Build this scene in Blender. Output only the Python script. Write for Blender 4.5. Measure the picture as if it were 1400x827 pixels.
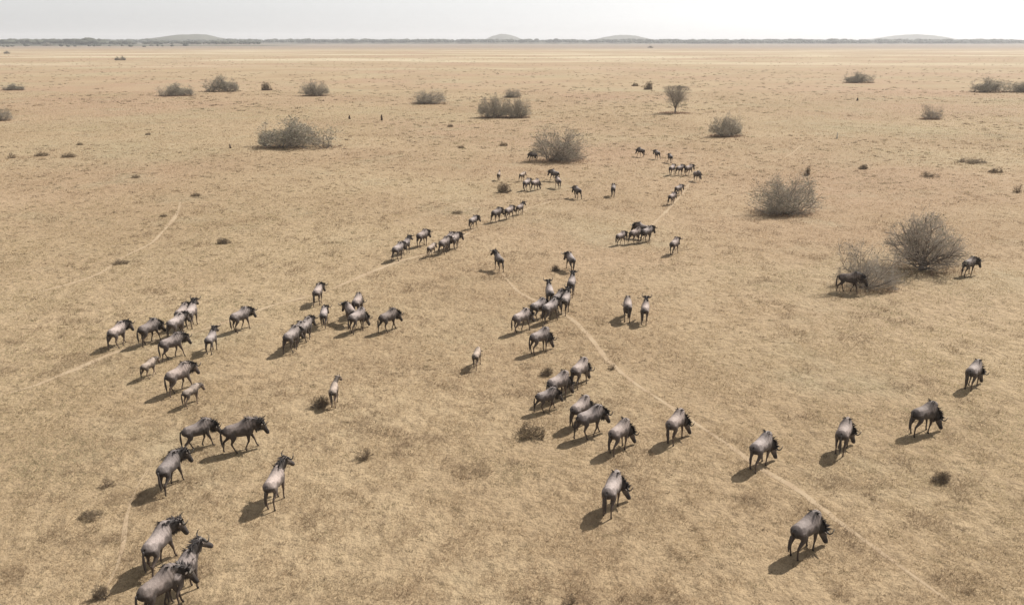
import bpy, bmesh, math, random
import numpy as np
from mathutils import Vector, Matrix

for o in list(bpy.data.objects):
    bpy.data.objects.remove(o)
scene = bpy.context.scene
COL = scene.collection
R = math.radians

# ------------------------------------------------------------------ camera
CAM_H, FPX, PX_W, PX_H, HORIZON = 16.0, 1050.0, 1400.0, 827.0, 55.0
PITCH = math.atan((PX_H / 2 - HORIZON) / FPX)
cam_d = bpy.data.cameras.new('camera')
cam_d.sensor_width = 36.0
cam_d.lens = 36.0 * FPX / PX_W
cam_d.clip_start, cam_d.clip_end = 0.5, 60000
cam = bpy.data.objects.new('camera', cam_d)
COL.objects.link(cam)
cam.location = (0, 0, CAM_H)
cam.rotation_euler = (math.pi / 2 - PITCH, 0, 0)
scene.camera = cam

# ------------------------------------------------------------------ sky and sun
SUN_EL = R(46)
SUN_AZ = math.atan2(0.80, 0.60)          # from +Y towards +X
world = bpy.data.worlds.new('World')
scene.world = world
world.use_nodes = True
wn, wl = world.node_tree.nodes, world.node_tree.links
sky = wn.new('ShaderNodeTexSky')
sky.sky_type = 'NISHITA'
sky.sun_disc = False
sky.sun_elevation = SUN_EL
sky.sun_rotation = SUN_AZ
sky.air_density = 1.0
sky.dust_density = 0.8
sky.ozone_density = 1.0
veil = wn.new('ShaderNodeHueSaturation')      # thin milky cloud veil over the whole sky
veil.inputs['Saturation'].default_value = 0.06
wl.new(sky.outputs[0], veil.inputs['Color'])
wl.new(veil.outputs[0], wn['Background'].inputs['Color'])
wn['Background'].inputs['Strength'].default_value = 0.078

sun_d = bpy.data.lights.new('sun', 'SUN')
sun_d.energy = 4.0
sun_d.angle = R(0.6)
sun_d.color = (1.0, 0.94, 0.86)
sun = bpy.data.objects.new('sun', sun_d)
COL.objects.link(sun)
to_sun = Vector((math.sin(SUN_AZ) * math.cos(SUN_EL), math.cos(SUN_AZ) * math.cos(SUN_EL), math.sin(SUN_EL)))
sun.rotation_euler = to_sun.to_track_quat('Z', 'Y').to_euler()
sun.location = to_sun * 300

vs = scene.view_settings
vs.view_transform = 'Standard'
vs.look = 'None'
vs.gamma = 1.0
vs.exposure = 0.83
vs.use_curve_mapping = False

# ------------------------------------------------------------------ helpers
CP, SP = math.cos(PITCH), math.sin(PITCH)


def G(px, py, z=0.0):
    """Photograph pixel to the point of the plain seen there."""
    a = (px - PX_W / 2) / FPX
    b = -(py - PX_H / 2) / FPX
    d = Vector((a, CP + b * SP, -SP + b * CP))
    k = (z - CAM_H) / d.z
    return Vector((d.x * k, d.y * k, z))


def ppm(py):
    """Photograph pixels per metre at a ground row."""
    p = G(700, py)
    return FPX / (p.y * CP + CAM_H * SP)


def at_far(px, dist):
    depth = dist * CP + CAM_H * SP
    return (px - PX_W / 2) / FPX * depth


def link(name, mesh, mat=None, parent=None):
    o = bpy.data.objects.new(name, mesh)
    COL.objects.link(o)
    if mat is not None and not mesh.materials:
        mesh.materials.append(mat)
    if parent is not None:
        o.parent = parent
    return o


def empty(name, loc, rz=0.0, s=1.0):
    o = bpy.data.objects.new(name, None)
    COL.objects.link(o)
    o.empty_display_size = 0.3
    o.location = loc
    o.rotation_euler = (0, 0, rz)
    o.scale = (s, s, s)
    return o


def tag(o, label, cat, group=None):
    o['label'] = label
    o['category'] = cat
    if group:
        o['group'] = group
    return o


def fast_mesh(name, verts, faces_n, idx, smooth=False, colors=None):
    """verts (N,3); idx flat corner indices; faces_n verts per face (constant)."""
    me = bpy.data.meshes.new(name)
    nf = len(idx) // faces_n
    me.vertices.add(len(verts))
    me.vertices.foreach_set('co', np.asarray(verts, np.float32).ravel())
    me.loops.add(len(idx))
    me.loops.foreach_set('vertex_index', np.asarray(idx, np.int32))
    me.polygons.add(nf)
    me.polygons.foreach_set('loop_start', np.arange(0, nf * faces_n, faces_n, dtype=np.int32))
    if smooth:
        me.polygons.foreach_set('use_smooth', np.ones(nf, bool))
    if colors is not None:
        at = me.color_attributes.new('Col', 'FLOAT_COLOR', 'POINT')
        c4 = np.ones((len(verts), 4), np.float32)
        c4[:, :3] = colors
        at.data.foreach_set('color', c4.ravel())
    me.update(calc_edges=True)
    me.validate()
    return me


def vnoise(x, y, seed=0):
    """2D value noise 0..1 (numpy)."""
    xi, yi = np.floor(x).astype(np.int64), np.floor(y).astype(np.int64)
    fx, fy = x - xi, y - yi
    fx, fy = fx * fx * (3 - 2 * fx), fy * fy * (3 - 2 * fy)

    def h(a, b):
        n = (a * 374761393 + b * 668265263 + seed * 974634777) & 0x7fffffff
        n = ((n ^ (n >> 13)) * 1274126177) & 0x7fffffff
        return ((n ^ (n >> 16)) & 0xffff) / 65535.0
    return (h(xi, yi) * (1 - fx) + h(xi + 1, yi) * fx) * (1 - fy) + (h(xi, yi + 1) * (1 - fx) + h(xi + 1, yi + 1) * fx) * fy


def fbm(x, y, seed=0, octv=3):
    s, a, t = 0, 1.0, 0
    for k in range(octv):
        s = s + a * vnoise(x * 2 ** k, y * 2 ** k, seed + k * 17)
        t += a
        a *= 0.55
    return s / t


# ------------------------------------------------------------------ materials
def new_mat(name):
    m = bpy.data.materials.new(name)
    m.use_nodes = True
    nt = m.node_tree
    return m, nt, nt.nodes['Principled BSDF']


def N(nt, kind, **kw):
    n = nt.nodes.new(kind)
    for k, v in kw.items():
        setattr(n, k, v)
    return n


def noise(nt, vec, scale, detail=4, rough=0.55, stretch=None):
    if stretch:
        mp = N(nt, 'ShaderNodeMapping')
        mp.inputs['Scale'].default_value = stretch
        nt.links.new(vec, mp.inputs['Vector'])
        vec = mp.outputs[0]
    n = N(nt, 'ShaderNodeTexNoise')
    n.inputs['Scale'].default_value = scale
    n.inputs['Detail'].default_value = detail
    n.inputs['Roughness'].default_value = rough
    nt.links.new(vec, n.inputs['Vector'])
    return n.outputs['Fac']


def ramp(nt, fac, lo, hi, smooth=True):
    m = N(nt, 'ShaderNodeMapRange')
    m.interpolation_type = 'SMOOTHSTEP' if smooth else 'LINEAR'
    m.inputs['From Min'].default_value = lo
    m.inputs['From Max'].default_value = hi
    nt.links.new(fac, m.inputs['Value'])
    return m.outputs[0]


def mixc(nt, fac, a, b, mode='MIX'):
    m = N(nt, 'ShaderNodeMix', data_type='RGBA', blend_type=mode)
    for s, v in (('A', a), ('B', b)):
        i = [q for q in m.inputs if q.name == s and q.type == 'RGBA'][0]
        if isinstance(v, tuple):
            i.default_value = (*v, 1)
        else:
            nt.links.new(v, i)
    f = m.inputs[0]
    if isinstance(fac, (int, float)):
        f.default_value = fac
    else:
        nt.links.new(fac, f)
    return [q for q in m.outputs if q.type == 'RGBA'][0]


def mul(nt, a, b):
    m = N(nt, 'ShaderNodeMath', operation='MULTIPLY')
    for k, v in enumerate((a, b)):
        if isinstance(v, (int, float)):
            m.inputs[k].default_value = v
        else:
            nt.links.new(v, m.inputs[k])
    return m.outputs[0]


def ground_material():
    m, nt, b = new_mat('dry_plain')
    pos = N(nt, 'ShaderNodeNewGeometry').outputs['Position']
    sep = N(nt, 'ShaderNodeSeparateXYZ')
    nt.links.new(pos, sep.inputs[0])
    Y = sep.outputs['Y']
    straw, tan, red, pale, grey = (.345, .264, .166), (.292, .214, .131), (.318, .218, .145), (.43, .37, .26), (.30, .262, .174)
    c = mixc(nt, ramp(nt, noise(nt, pos, .035, 4), .35, .65), straw, tan)
    c = mixc(nt, mul(nt, ramp(nt, noise(nt, pos, .012, 3), .42, .66), .85), c, red)
    c = mixc(nt, mul(nt, ramp(nt, noise(nt, pos, .021, 4), .5, .68), .55), c, (.315, .268, .168))
    c = mixc(nt, mul(nt, ramp(nt, noise(nt, pos, .09, 5, .6), .52, .75), .55), c, grey)
    # dark mottling: shade pockets between grass clumps put into the colour
    c = mixc(nt, mul(nt, ramp(nt, noise(nt, pos, .9, 6, .68), .5, .72), .4), c, (.155, .108, .067))
    c = mixc(nt, mul(nt, ramp(nt, noise(nt, pos, 3.2, 4, .7), .48, .66), .45), c, (.14, .102, .064))
    c = mixc(nt, mul(nt, ramp(nt, noise(nt, pos, 11, 3, .7), .48, .66), .25), c, (.14, .102, .064))
    # far flats: bands of bleached grass, then brown scrubby ground before the woods
    bands = ramp(nt, noise(nt, pos, .010, 5, .62, (.35, 1.0, 1.0)), .46, .62)
    far = mul(nt, ramp(nt, Y, 330, 700), ramp(nt, Y, 1900, 1150))
    c = mixc(nt, mul(nt, mul(nt, bands, far), .8), c, pale)
    c = mixc(nt, mul(nt, ramp(nt, Y, 1150, 2000), .8), c, (.19, .153, .125))
    nt.links.new(c, b.inputs['Base Color'])
    b.inputs['Roughness'].default_value = 0.95
    b.inputs['Specular IOR Level'].default_value = 0.15
    bp = N(nt, 'ShaderNodeBump')
    bp.inputs['Strength'].default_value = 0.9
    bp.inputs['Distance'].default_value = 0.30
    nt.links.new(noise(nt, pos, 1.7, 6, .62), bp.inputs['Height'])
    nt.links.new(bp.outputs[0], b.inputs['Normal'])
    return m


def path_material():
    m, nt, b = new_mat('trodden_earth')
    pos = N(nt, 'ShaderNodeNewGeometry').outputs['Position']
    c = mixc(nt, ramp(nt, noise(nt, pos, .8, 5, .6), .35, .7), (.345, .268, .182), (.30, .222, .146))
    nt.links.new(c, b.inputs['Base Color'])
    b.inputs['Roughness'].default_value = 0.95
    b.inputs['Specular IOR Level'].default_value = 0.1
    return m


def vcol_material(name, rough=.9, spec=.2, translucent=0.0, tint=False, grain=0.0, gs=30):
    m, nt, b = new_mat(name)
    a = N(nt, 'ShaderNodeAttribute', attribute_name='Col')
    c = a.outputs['Color']
    if tint:
        oi = N(nt, 'ShaderNodeObjectInfo')
        c = mixc(nt, 1.0, c, oi.outputs['Color'], 'MULTIPLY')
    if grain:
        tc = N(nt, 'ShaderNodeTexCoord').outputs['Object']
        n = ramp(nt, noise(nt, tc, gs, 4, .6), .3, .75)
        c = mixc(nt, mul(nt, n, grain), c, (.03, .025, .022))
    nt.links.new(c, b.inputs['Base Color'])
    b.inputs['Roughness'].default_value = rough
    b.inputs['Specular IOR Level'].default_value = spec
    if grain:
        bp = N(nt, 'ShaderNodeBump')
        bp.inputs['Strength'].default_value = .55
        bp.inputs['Distance'].default_value = .03
        nt.links.new(noise(nt, tc, 14, 5, .65, (1, 1, .45)), bp.inputs['Height'])
        nt.links.new(bp.outputs[0], b.inputs['Normal'])
    if translucent:
        t = N(nt, 'ShaderNodeBsdfTranslucent')
        nt.links.new(c, t.inputs['Color'])
        mx = N(nt, 'ShaderNodeMixShader')
        mx.inputs[0].default_value = translucent
        nt.links.new(b.outputs[0], mx.inputs[1])
        nt.links.new(t.outputs[0], mx.inputs[2])
        nt.links.new(mx.outputs[0], nt.nodes['Material Output'].inputs['Surface'])
    return m


def plain_material(name, col, rough=.8, spec=.3, var=.35, scale=6.0):
    m, nt, b = new_mat(name)
    tc = N(nt, 'ShaderNodeTexCoord').outputs['Object']
    n = ramp(nt, noise(nt, tc, scale, 4, .6), .3, .7)
    c = mixc(nt, n, col, tuple(v * (1 - var) for v in col))
    nt.links.new(c, b.inputs['Base Color'])
    b.inputs['Roughness'].default_value = rough
    b.inputs['Specular IOR Level'].default_value = spec
    return m


M_GROUND = ground_material()
M_PATH = path_material()
M_GRASS = vcol_material('dry_grass_blades', .7, .3, .42)
M_COAT = vcol_material('wildebeest_coat', .7, .25, 0, True, .25, 22)
M_MANE = plain_material('black_hair', (.055, .046, .044), .55, .4, .4, 30)
M_HORN = plain_material('horn', (.10, .085, .07), .4, .5, .5, 12)
M_EYE = plain_material('eye', (.01, .008, .007), .15, .5, .1)
M_BARK = plain_material('grey_bark', (.22, .185, .16), .9, .2, .5, 9)
M_TWIG = plain_material('grey_twig', (.46, .41, .355), .9, .2, .3, 3)
M_LEAF = plain_material('dusty_leaf', (.32, .31, .23), .85, .2, .4, 3)
M_TUFT = plain_material('dead_brown_twig', (.27, .20, .14), .9, .2, .5, 5)
M_TUFT_LEAF = plain_material('withered_leaf', (.20, .165, .095), .9, .2, .5, 5)
M_WOOD = plain_material('far_foliage', (.075, .08, .055), .9, .1, .5, .05)
M_HILL = plain_material('wooded_hill', (.10, .10, .075), .95, .1, .4, .02)
M_RIDGE = plain_material('scrub_rise', (.115, .11, .08), .95, .1, .4, .01)
M_MOUND = plain_material('dark_mound_earth', (.09, .065, .05), .95, .1, .4, 8)
M_BONE = plain_material('bleached_wood', (.62, .58, .5), .8, .2, .2, 8)

# ------------------------------------------------------------------ the plain
me = bpy.data.meshes.new('plain')
S = 16000
me.from_pydata([(-S, -600, 0), (S, -600, 0), (S, 14000, 0), (-S, 14000, 0)], [], [(0, 1, 2, 3)])
plain = link('ground', me, M_GROUND)
plain['kind'] = 'structure'

# game trails: polylines in photograph pixels laid on the plain, half width in metres
TRAILS = [
    ([(-60, 558), (0, 540), (50, 525), (110, 500), (155, 482), (205, 467), (270, 452), (330, 432), (375, 417), (440, 400), (500, 375), (545, 358), (600, 342), (650, 312), (700, 294), (735, 281), (790, 266)], .15),
    ([(685, 372), (708, 396), (735, 412), (775, 432), (800, 456), (830, 492), (870, 525), (905, 548), (950, 578), (1000, 612), (1040, 641), (1090, 668), (1150, 712), (1210, 758), (1260, 797), (1305, 832), (1370, 880)], .105),
    ([(246, 276), (240, 297), (222, 318), (205, 332), (172, 350), (140, 371), (100, 386), (50, 400), (-10, 413)], .15),
    ([(948, 244), (930, 268), (918, 282), (895, 303), (872, 326)], .12),
    ([(120, 840), (150, 792), (168, 752), (177, 700), (190, 660), (205, 630)], .07),
    ([(1098, 198), (1086, 207), (1070, 216)], .15),
    ([(815, 622), (838, 640), (868, 660), (900, 676)], .07),
]


def smooth_line(pts, step=0.8):
    P = [G(*p) for p in pts]
    out = []
    for i in range(len(P) - 1):
        p0, p1, p2, p3 = P[max(i - 1, 0)], P[i], P[i + 1], P[min(i + 2, len(P) - 1)]
        n = max(2, int((p2 - p1).length / step))
        for k in range(n):
            t = k / n
            out.append(0.5 * ((2 * p1) + (p2 - p0) * t + (2 * p0 - 5 * p1 + 4 * p2 - p3) * t * t + (3 * p1 - p0 - 3 * p2 + p3) * t ** 3))
    out.append(P[-1])
    return out


trail_pts = []
rng = np.random.default_rng(7)
for ti, (pts, hw) in enumerate(TRAILS):
    L = smooth_line(pts, 0.25)
    vs_, fs_ = [], []
    n = len(L)
    for i, p in enumerate(L):
        t = (L[min(i + 1, n - 1)] - L[max(i - 1, 0)])
        t.normalize()
        s = Vector((-t.y, t.x, 0))
        taper = min(1, i / 14 + .1, (n - 1 - i) / 14 + .1)
        wob = 0.28 * (vnoise(np.array([i * .055]), np.array([ti * 9.0]), 3)[0] - .5)
        taper *= .55 + .9 * vnoise(np.array([i * .13]), np.array([ti * 5.0]), 8)[0]
        a = hw * taper * (1 + rng.uniform(-.25, .2))
        b = hw * taper * (1 + rng.uniform(-.35, .3))
        c = p + s * wob
        vs_ += [c + s * a + Vector((0, 0, .005 + .001 * ti)), c - s * b + Vector((0, 0, .005 + .001 * ti))]
        trail_pts.append((c.x, c.y, hw * taper))
        if i:
            k = 2 * i
            fs_.append((k - 2, k - 1, k + 1, k))
    me = bpy.data.meshes.new('path')
    me.from_pydata(vs_, [], fs_)
    o = link('path', me, M_PATH)
    o['kind'] = 'structure'
trail_pts = np.array(trail_pts)

# ------------------------------------------------------------------ far hills and woodland
def ridge(name, px0, px1, dist, height, depth, mat, seed, flat=1.0, nx=40, ny=10, shape=None):
    x0, x1 = at_far(px0, dist), at_far(px1, dist)
    rr = np.random.default_rng(seed)
    verts, faces = [], []
    for j in range(ny + 1):
        v = j / ny
        for i in range(nx + 1):
            u = i / nx
            prof = shape(u) if shape else math.sin(math.pi * u) ** flat
            h = height * prof * math.sin(math.pi * v) ** .8
            h *= 1 + .10 * (rr.random() - .5)
            verts.append((x0 + (x1 - x0) * u, dist + depth * (v - .5), h - 1.0 * (h < .01)))
    for j in range(ny):
        for i in range(nx):
            a = j * (nx + 1) + i
            faces.append((a, a + 1, a + nx + 2, a + nx + 1))
    me = bpy.data.meshes.new(name)
    me.from_pydata(verts, [], faces)
    for p in me.polygons:
        p.use_smooth = True
    o = link(name, me, mat)
    o['kind'] = 'structure'
    return o


def far_h(dist, py):
    """height above the plain that reaches photograph row py at this distance"""
    return CAM_H + (HORIZON - py) / (FPX / CP) * dist / 1.0


ridge('hill', 165, 312, 4300, far_h(4300, 48), 900, M_HILL, 1, shape=lambda u: min(1, (u / .62) ** 1.1 if u < .62 else 1, ((1 - u) / .25) ** .8) if u not in (0, 1) else 0)
ridge('hill', 655, 722, 6300, far_h(6300, 47.5), 700, M_HILL, 2, 1.1)
ridge('hill', 788, 900, 6000, far_h(6000, 48.5), 900, M_HILL, 3, shape=lambda u: max(0, math.sin(math.pi * u ** 1.25)) ** 1.2)
ridge('hill', 1165, 1300, 6600, far_h(6600, 48), 900, M_HILL, 4, shape=lambda u: max(0, math.sin(math.pi * u ** 1.5)) ** .9)
ridge('low_rise_terrain', -500, 1900, 3900, 9.5, 900, M_RIDGE, 5, .15, 90, 8)
ridge('low_rise_terrain', -700, 420, 2500, 8.5, 600, M_RIDGE, 6, shape=lambda u: min(1, (1 - u) * 1.6), nx=50, ny=8)

ICO = bmesh.new()
bmesh.ops.create_icosphere(ICO, subdivisions=2, radius=1)
ICO_V = np.array([v.co[:] for v in ICO.verts])
ICO_F = np.array([[v.index for v in f.verts] for f in ICO.faces])
ICO.free()


def crown_lump(rr, sx, sy, sz):
    v = ICO_V * (1 + rr.uniform(-.28, .28, (len(ICO_V), 1)))
    v = v * np.array([sx, sy, sz])
    return v


def woodland(name, specs, seed):
    rr = np.random.default_rng(seed)
    V, F, base = [], [], 0
    for (px0, px1, d0, d1, z, n, h0, h1) in specs:
        for k in range(n):
            px = rr.uniform(px0, px1)
            d = rr.uniform(d0, d1)
            cl = vnoise(np.array([px * .05]), np.array([d * .01]), seed)[0]
            if rr.random() > .35 + .9 * cl:
                continue
            h = rr.uniform(h0, h1) * (.7 + .6 * cl)
            w = h * rr.uniform(.7, 1.5)
            v = crown_lump(rr, w, w, h * .5) + np.array([at_far(px, d), d, z + h * .5])
            V.append(v)
            F.append(ICO_F + base)
            base += len(v)
    me = fast_mesh(name, np.concatenate(V), 3, np.concatenate(F).ravel())
    o = link(name, me, M_WOOD)
    o['kind'] = 'stuff'
    o['label'] = 'grey green belt of far woodland along the horizon'
    return o


woodland('woodland', [
    (-300, 1700, 3500, 4100, 6.5, 4200, 6, 12.5),
    (-300, 140, 2300, 2700, 5.5, 520, 6, 13),
    (100, 360, 2400, 2700, 4.0, 220, 4, 9),
    (-200, 260, 1950, 2250, 0, 60, 3, 6),
    (860, 1460, 3300, 3600, 4.0, 500, 6, 10)], 11)

# the trees on the right skyline that can be told apart
def far_tree(px, dist, base_z, h, w, label, seed):
    rr = np.random.default_rng(seed)
    t = empty('skyline_tree', (at_far(px, dist), dist, base_z))
    tag(t, label, 'tree', 'trees standing out along the skyline')
    bm = bmesh.new()
    bmesh.ops.create_cone(bm, cap_ends=True, segments=7, radius1=h * .045, radius2=h * .02, depth=h * .6, matrix=Matrix.Translation((0, 0, h * .3)))
    me = bpy.data.meshes.new('trunk')
    bm.to_mesh(me)
    bm.free()
    link('trunk', me, M_BARK, t)
    V, F, base = [], [], 0
    for k in range(9):
        a, r = rr.uniform(0, 6.28), rr.uniform(0, .36) * w
        s = rr.uniform(.16, .30)
        v = crown_lump(rr, s * w, s * w, s * h * .55) + np.array([math.cos(a) * r, math.sin(a) * r, h * rr.uniform(.55, .85)])
        V.append(v)
        F.append(ICO_F + base)
        base += len(v)
    me = fast_mesh('crown', np.concatenate(V), 3, np.concatenate(F).ravel())
    link('crown', me, M_WOOD, t)


SKY_TREES = [(1059, 13, 20, 'low rounded tree on the skyline left of the twin lumps'),
             (1105, 13, 30, 'wide flat group crown on the skyline, widest before the pale hill'),
             (1154, 17, 19, 'tall round dark tree on the skyline, just before the pale hill begins'),
             (1176, 13, 12, 'narrow tree on the skyline at the foot of the pale hill'),
             (1202, 14, 16, 'first tree in front of the pale hill'),
             (1228, 15, 15, 'round tree in front of the middle of the pale hill'),
             (1258, 15, 18, 'dark tree in front of the summit of the pale hill'),
             (1272, 14, 14, 'smaller tree beside the dark one below the hill summit'),
             (1327, 13, 14, 'lone tree on the skyline right beyond the pale hill'),
             (1347, 12, 9, 'thin tree between the two lone skyline trees at far right'),
             (1376, 13, 13, 'last lone tree on the skyline at far right'),
             (922, 14, 16, 'small peaked tree on the skyline beside the middle hill')]
for i, (px, h, w, lb) in enumerate(SKY_TREES):
    far_tree(px, 3480, 3.0, h * 1.25, w * 1.3, lb, 50 + i)

# ------------------------------------------------------------------ thorn bushes
def tube_geo(paths, sides):
    """paths: list of (list of points, list of radii) -> verts, tris/quads as one mesh of capped prisms"""
    V, F = [], []
    for pts, rad in paths:
        base = len(V)
        n = len(pts)
        for i, p in enumerate(pts):
            t = (pts[min(i + 1, n - 1)] - pts[max(i - 1, 0)]).normalized()
            ref = Vector((0, 0, 1)) if abs(t.z) < .9 else Vector((1, 0, 0))
            s = t.cross(ref).normalized()
            u = s.cross(t)
            for k in range(sides):
                a = 2 * math.pi * k / sides
                V.append(p + (s * math.cos(a) + u * math.sin(a)) * rad[i])
        for i in range(n - 1):
            for k in range(sides):
                a, b = base + i * sides + k, base + i * sides + (k + 1) % sides
                F.append((a, b, b + sides, a + sides))
        F.append(tuple(base + k for k in reversed(range(sides))))
        F.append(tuple(base + (n - 1) * sides + k for k in range(sides)))
    return V, F


def tube_mesh(name, paths, sides=4, mat=None, smooth=False):
    V, F = tube_geo(paths, sides)
    me = bpy.data.meshes.new(name)
    me.from_pydata([tuple(v) for v in V], [], F)
    if smooth:
        for p in me.polygons:
            p.use_smooth = True
    if mat:
        me.materials.append(mat)
    return me


def bush_meshes(kind, seed, twigs=1.0, leafy=0.0, tr=1.0, mats=None):
    """unit bush: half width 1, height ~1 (scaled per object). kind: dome, low, vase, sparse"""
    rd = random.Random(seed)
    stems, tw, leaf_at = [], [], []
    W, H = 1.0, 1.0
    nmain = {'dome': 36, 'low': 40, 'vase': 10, 'sparse': 18, 'spread': 26}[kind]

    ph = [rd.uniform(0, 6.28) for _ in range(4)]

    def inside(p, k=1.0):
        a = math.atan2(p.y, p.x)
        e = math.atan2(p.z, math.hypot(p.x, p.y) + 1e-6)
        k *= 1 + .16 * math.sin(2 * a + ph[0]) + .12 * math.sin(5 * a + ph[1] + 3 * e) + .12 * math.sin(5 * e + ph[2] + 2 * a)
        if kind == 'vase':
            w = .25 + .85 * min(1, max(0, p.z / .75))
            if p.z > .75:
                w *= math.sqrt(max(.05, 1 - ((p.z - .75) / .3) ** 2))
            return math.hypot(p.x, p.y) < w * k and p.z < 1.05
        return (p.x ** 2 + p.y ** 2) / (W * W) + (p.z / H) ** 2 < k * k and p.z > .01

    def grow(p, d, length, rad, level):
        pts, rs = [p.copy()], [rad]
        n = 3 if level > 1 else 4
        for i in range(n):
            wg = .24 if kind == 'spread' else .18
            d = (d + Vector((rd.gauss(0, wg), rd.gauss(0, wg), rd.gauss(.01, wg * .8)))).normalized()
            q = pts[-1] + d * (length / n)
            if not inside(q, 1.0 + rd.uniform(-.12, .12)):
                break
            pts.append(q)
            rs.append(rad * (1 - .65 * (i + 1) / n))
        if len(pts) < 2:
            return
        (stems if level < 2 else tw).append((pts, rs))
        if level >= 4:
            leaf_at.append(pts[-1])
            return
        nchild = {0: 7, 1: 6, 2: 5, 3: 4}[level]
        if kind == 'sparse':
            nchild -= 1
        nchild = max(2, int(nchild * twigs + rd.random() * .8))
        for c in range(nchild):
            t = rd.uniform(.06, 1.0) * (len(pts) - 1)
            i = min(int(t), len(pts) - 2)
            b = pts[i].lerp(pts[i + 1], t - i)
            ax = Vector((rd.gauss(0, 1), rd.gauss(0, 1), rd.gauss(0, 1))).normalized()
            nd = (d * .9 + ax * rd.uniform(.45, .95)).normalized()
            if nd.z < -.25:
                nd.z *= -.4
            grow(b, nd, length * rd.uniform(.45, .72), max(rad * .5, .0022 * tr), level + 1)

    for k in range(nmain):
        a = 2 * math.pi * (k + rd.uniform(-.4, .4)) / nmain
        if kind == 'vase':
            el = rd.uniform(.75, 1.35)
            p = Vector((rd.uniform(-.03, .03), rd.uniform(-.03, .03), .18))
            L = .85
        elif kind == 'spread':
            el = .05 + 1.3 * rd.random() ** 1.4
            p = Vector((rd.uniform(-.1, .1), rd.uniform(-.1, .1), rd.uniform(.02, .12)))
            L = .95
        elif kind == 'low':
            el = rd.uniform(.15, 1.3)
            p = Vector((rd.uniform(-.75, .75), rd.uniform(-.6, .6), .0))
            L = .7
        else:
            el = .03 + 1.37 * rd.random() ** 1.4
            w0 = .16 if kind == 'sparse' else .42
            p = Vector((rd.uniform(-w0, w0), rd.uniform(-w0, w0), .0))
            L = .95
        d = Vector((math.cos(a) * math.cos(el), math.sin(a) * math.cos(el), math.sin(el)))
        grow(p, d, L * rd.uniform(.75, 1.05), (.012 if kind in ('dome', 'low', 'sparse') else .018) * tr, 0)
    if kind in ('vase', 'spread'):
        stems.append(([Vector((0, 0, -.02)), Vector((.01, .01, .1)), Vector((-.01, 0, .22))], [.07, .055, .042]))
    allp = np.array([p[:] for pts, _ in tw for p in pts])
    rx = np.percentile(np.hypot(allp[:, 0], allp[:, 1]), 97.5)
    rz = np.percentile(allp[:, 2], 99.3)
    for lst in (stems, tw):
        for pts, _ in lst:
            for p in pts:
                p.x, p.y, p.z = p.x / rx, p.y / rx, p.z / rz
    leaf_at = [Vector((p.x, p.y, p.z)) for p in leaf_at] if False else [pts[-1] for pts, _ in tw]
    bark_, twig_, leaf_ = mats or (M_BARK, M_TWIG, M_LEAF)
    m1 = tube_mesh('stem', stems, 5, bark_)
    m2 = tube_mesh('twigs', tw, 3, twig_)
    m3 = None
    if leafy > 0:
        V, idx = [], []
        for p in leaf_at:
            for q in range(2):
                if rd.random() > leafy:
                    continue
                c = p + Vector((rd.gauss(0, .02), rd.gauss(0, .02), rd.gauss(0, .02)))
                s = rd.uniform(.010, .022)
                b = len(V)
                a1 = Vector((rd.gauss(0, 1), rd.gauss(0, 1), rd.gauss(0, .6))).normalized() * s
                a2 = Vector((rd.gauss(0, 1), rd.gauss(0, 1), rd.gauss(0, .6))).normalized() * s
                V += [c - a1, c + a2, c + a1, c - a2]
                idx += [b, b + 1, b + 2, b + 3]
        if V:
            m3 = fast_mesh('leaves', np.array([v[:] for v in V]), 4, np.array(idx))
            m3.materials.append(leaf_)
    return m1, m2, m3


BUSH = {
    'dome': bush_meshes('dome', 3, .75, .2, .9),
    'dome2': bush_meshes('dome', 14, .75, .25, .9),
    'low': bush_meshes('low', 5, .73, .35, .9),
    'vase': bush_meshes('vase', 8, .92, .1, .9),
    'sparse': bush_meshes('sparse', 21, 1.0, .05, .9),
    'spread': bush_meshes('spread', 24, .78, .05, .9),
    'shrub': bush_meshes('dome', 31, .56, .5, 2.0, (M_BARK, M_TUFT, M_TUFT_LEAF)),
    'shrub2': bush_meshes('sparse', 33, .62, .5, 2.2, (M_TUFT, M_TUFT, M_TUFT_LEAF)),
    'shrub3': bush_meshes('low', 35, .52, .6, 2.0, (M_TUFT, M_TUFT, M_TUFT_LEAF)),
}
for k, ms in BUSH.items():
    print('bush', k, [sum(len(p.vertices) - 2 for p in m.polygons) if m else 0 for m in ms])


SKIRT = []


def bush(name, cat, kind, px, py, wpx, hpx, label, group, rz=None, dscale=1.0):
    """wpx, hpx: size in the photograph; the bush stands with its middle a little behind its front edge"""
    k = ppm(py)
    w = wpx / k / 2 * (1.12 if kind == 'low' else 1.0)
    view = math.atan2(CAM_H, G(700, py).y)
    h = max(.15, (hpx / k - w * .6 * dscale * math.sin(view)) / math.cos(view))
    p = G(px, py)
    y = p.y + w * .55 * dscale
    x = p.x * y / p.y
    t = empty(name, (x, y, 0), (rz % 1 - .5) * .6 + (math.pi if int(rz) % 2 else 0))
    t.scale = (w, w * .85 * dscale, h)
    tag(t, label, cat, group)
    if name == 'thorn_bush' and py > 110:
        SKIRT.append((x, y, w, w * .85 * dscale))
    m1, m2, m3 = BUSH[kind]
    link('stem', m1, None, t)
    link('twigs', m2, None, t)
    if m3:
        link('leaves', m3, None, t)
    return t


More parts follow.
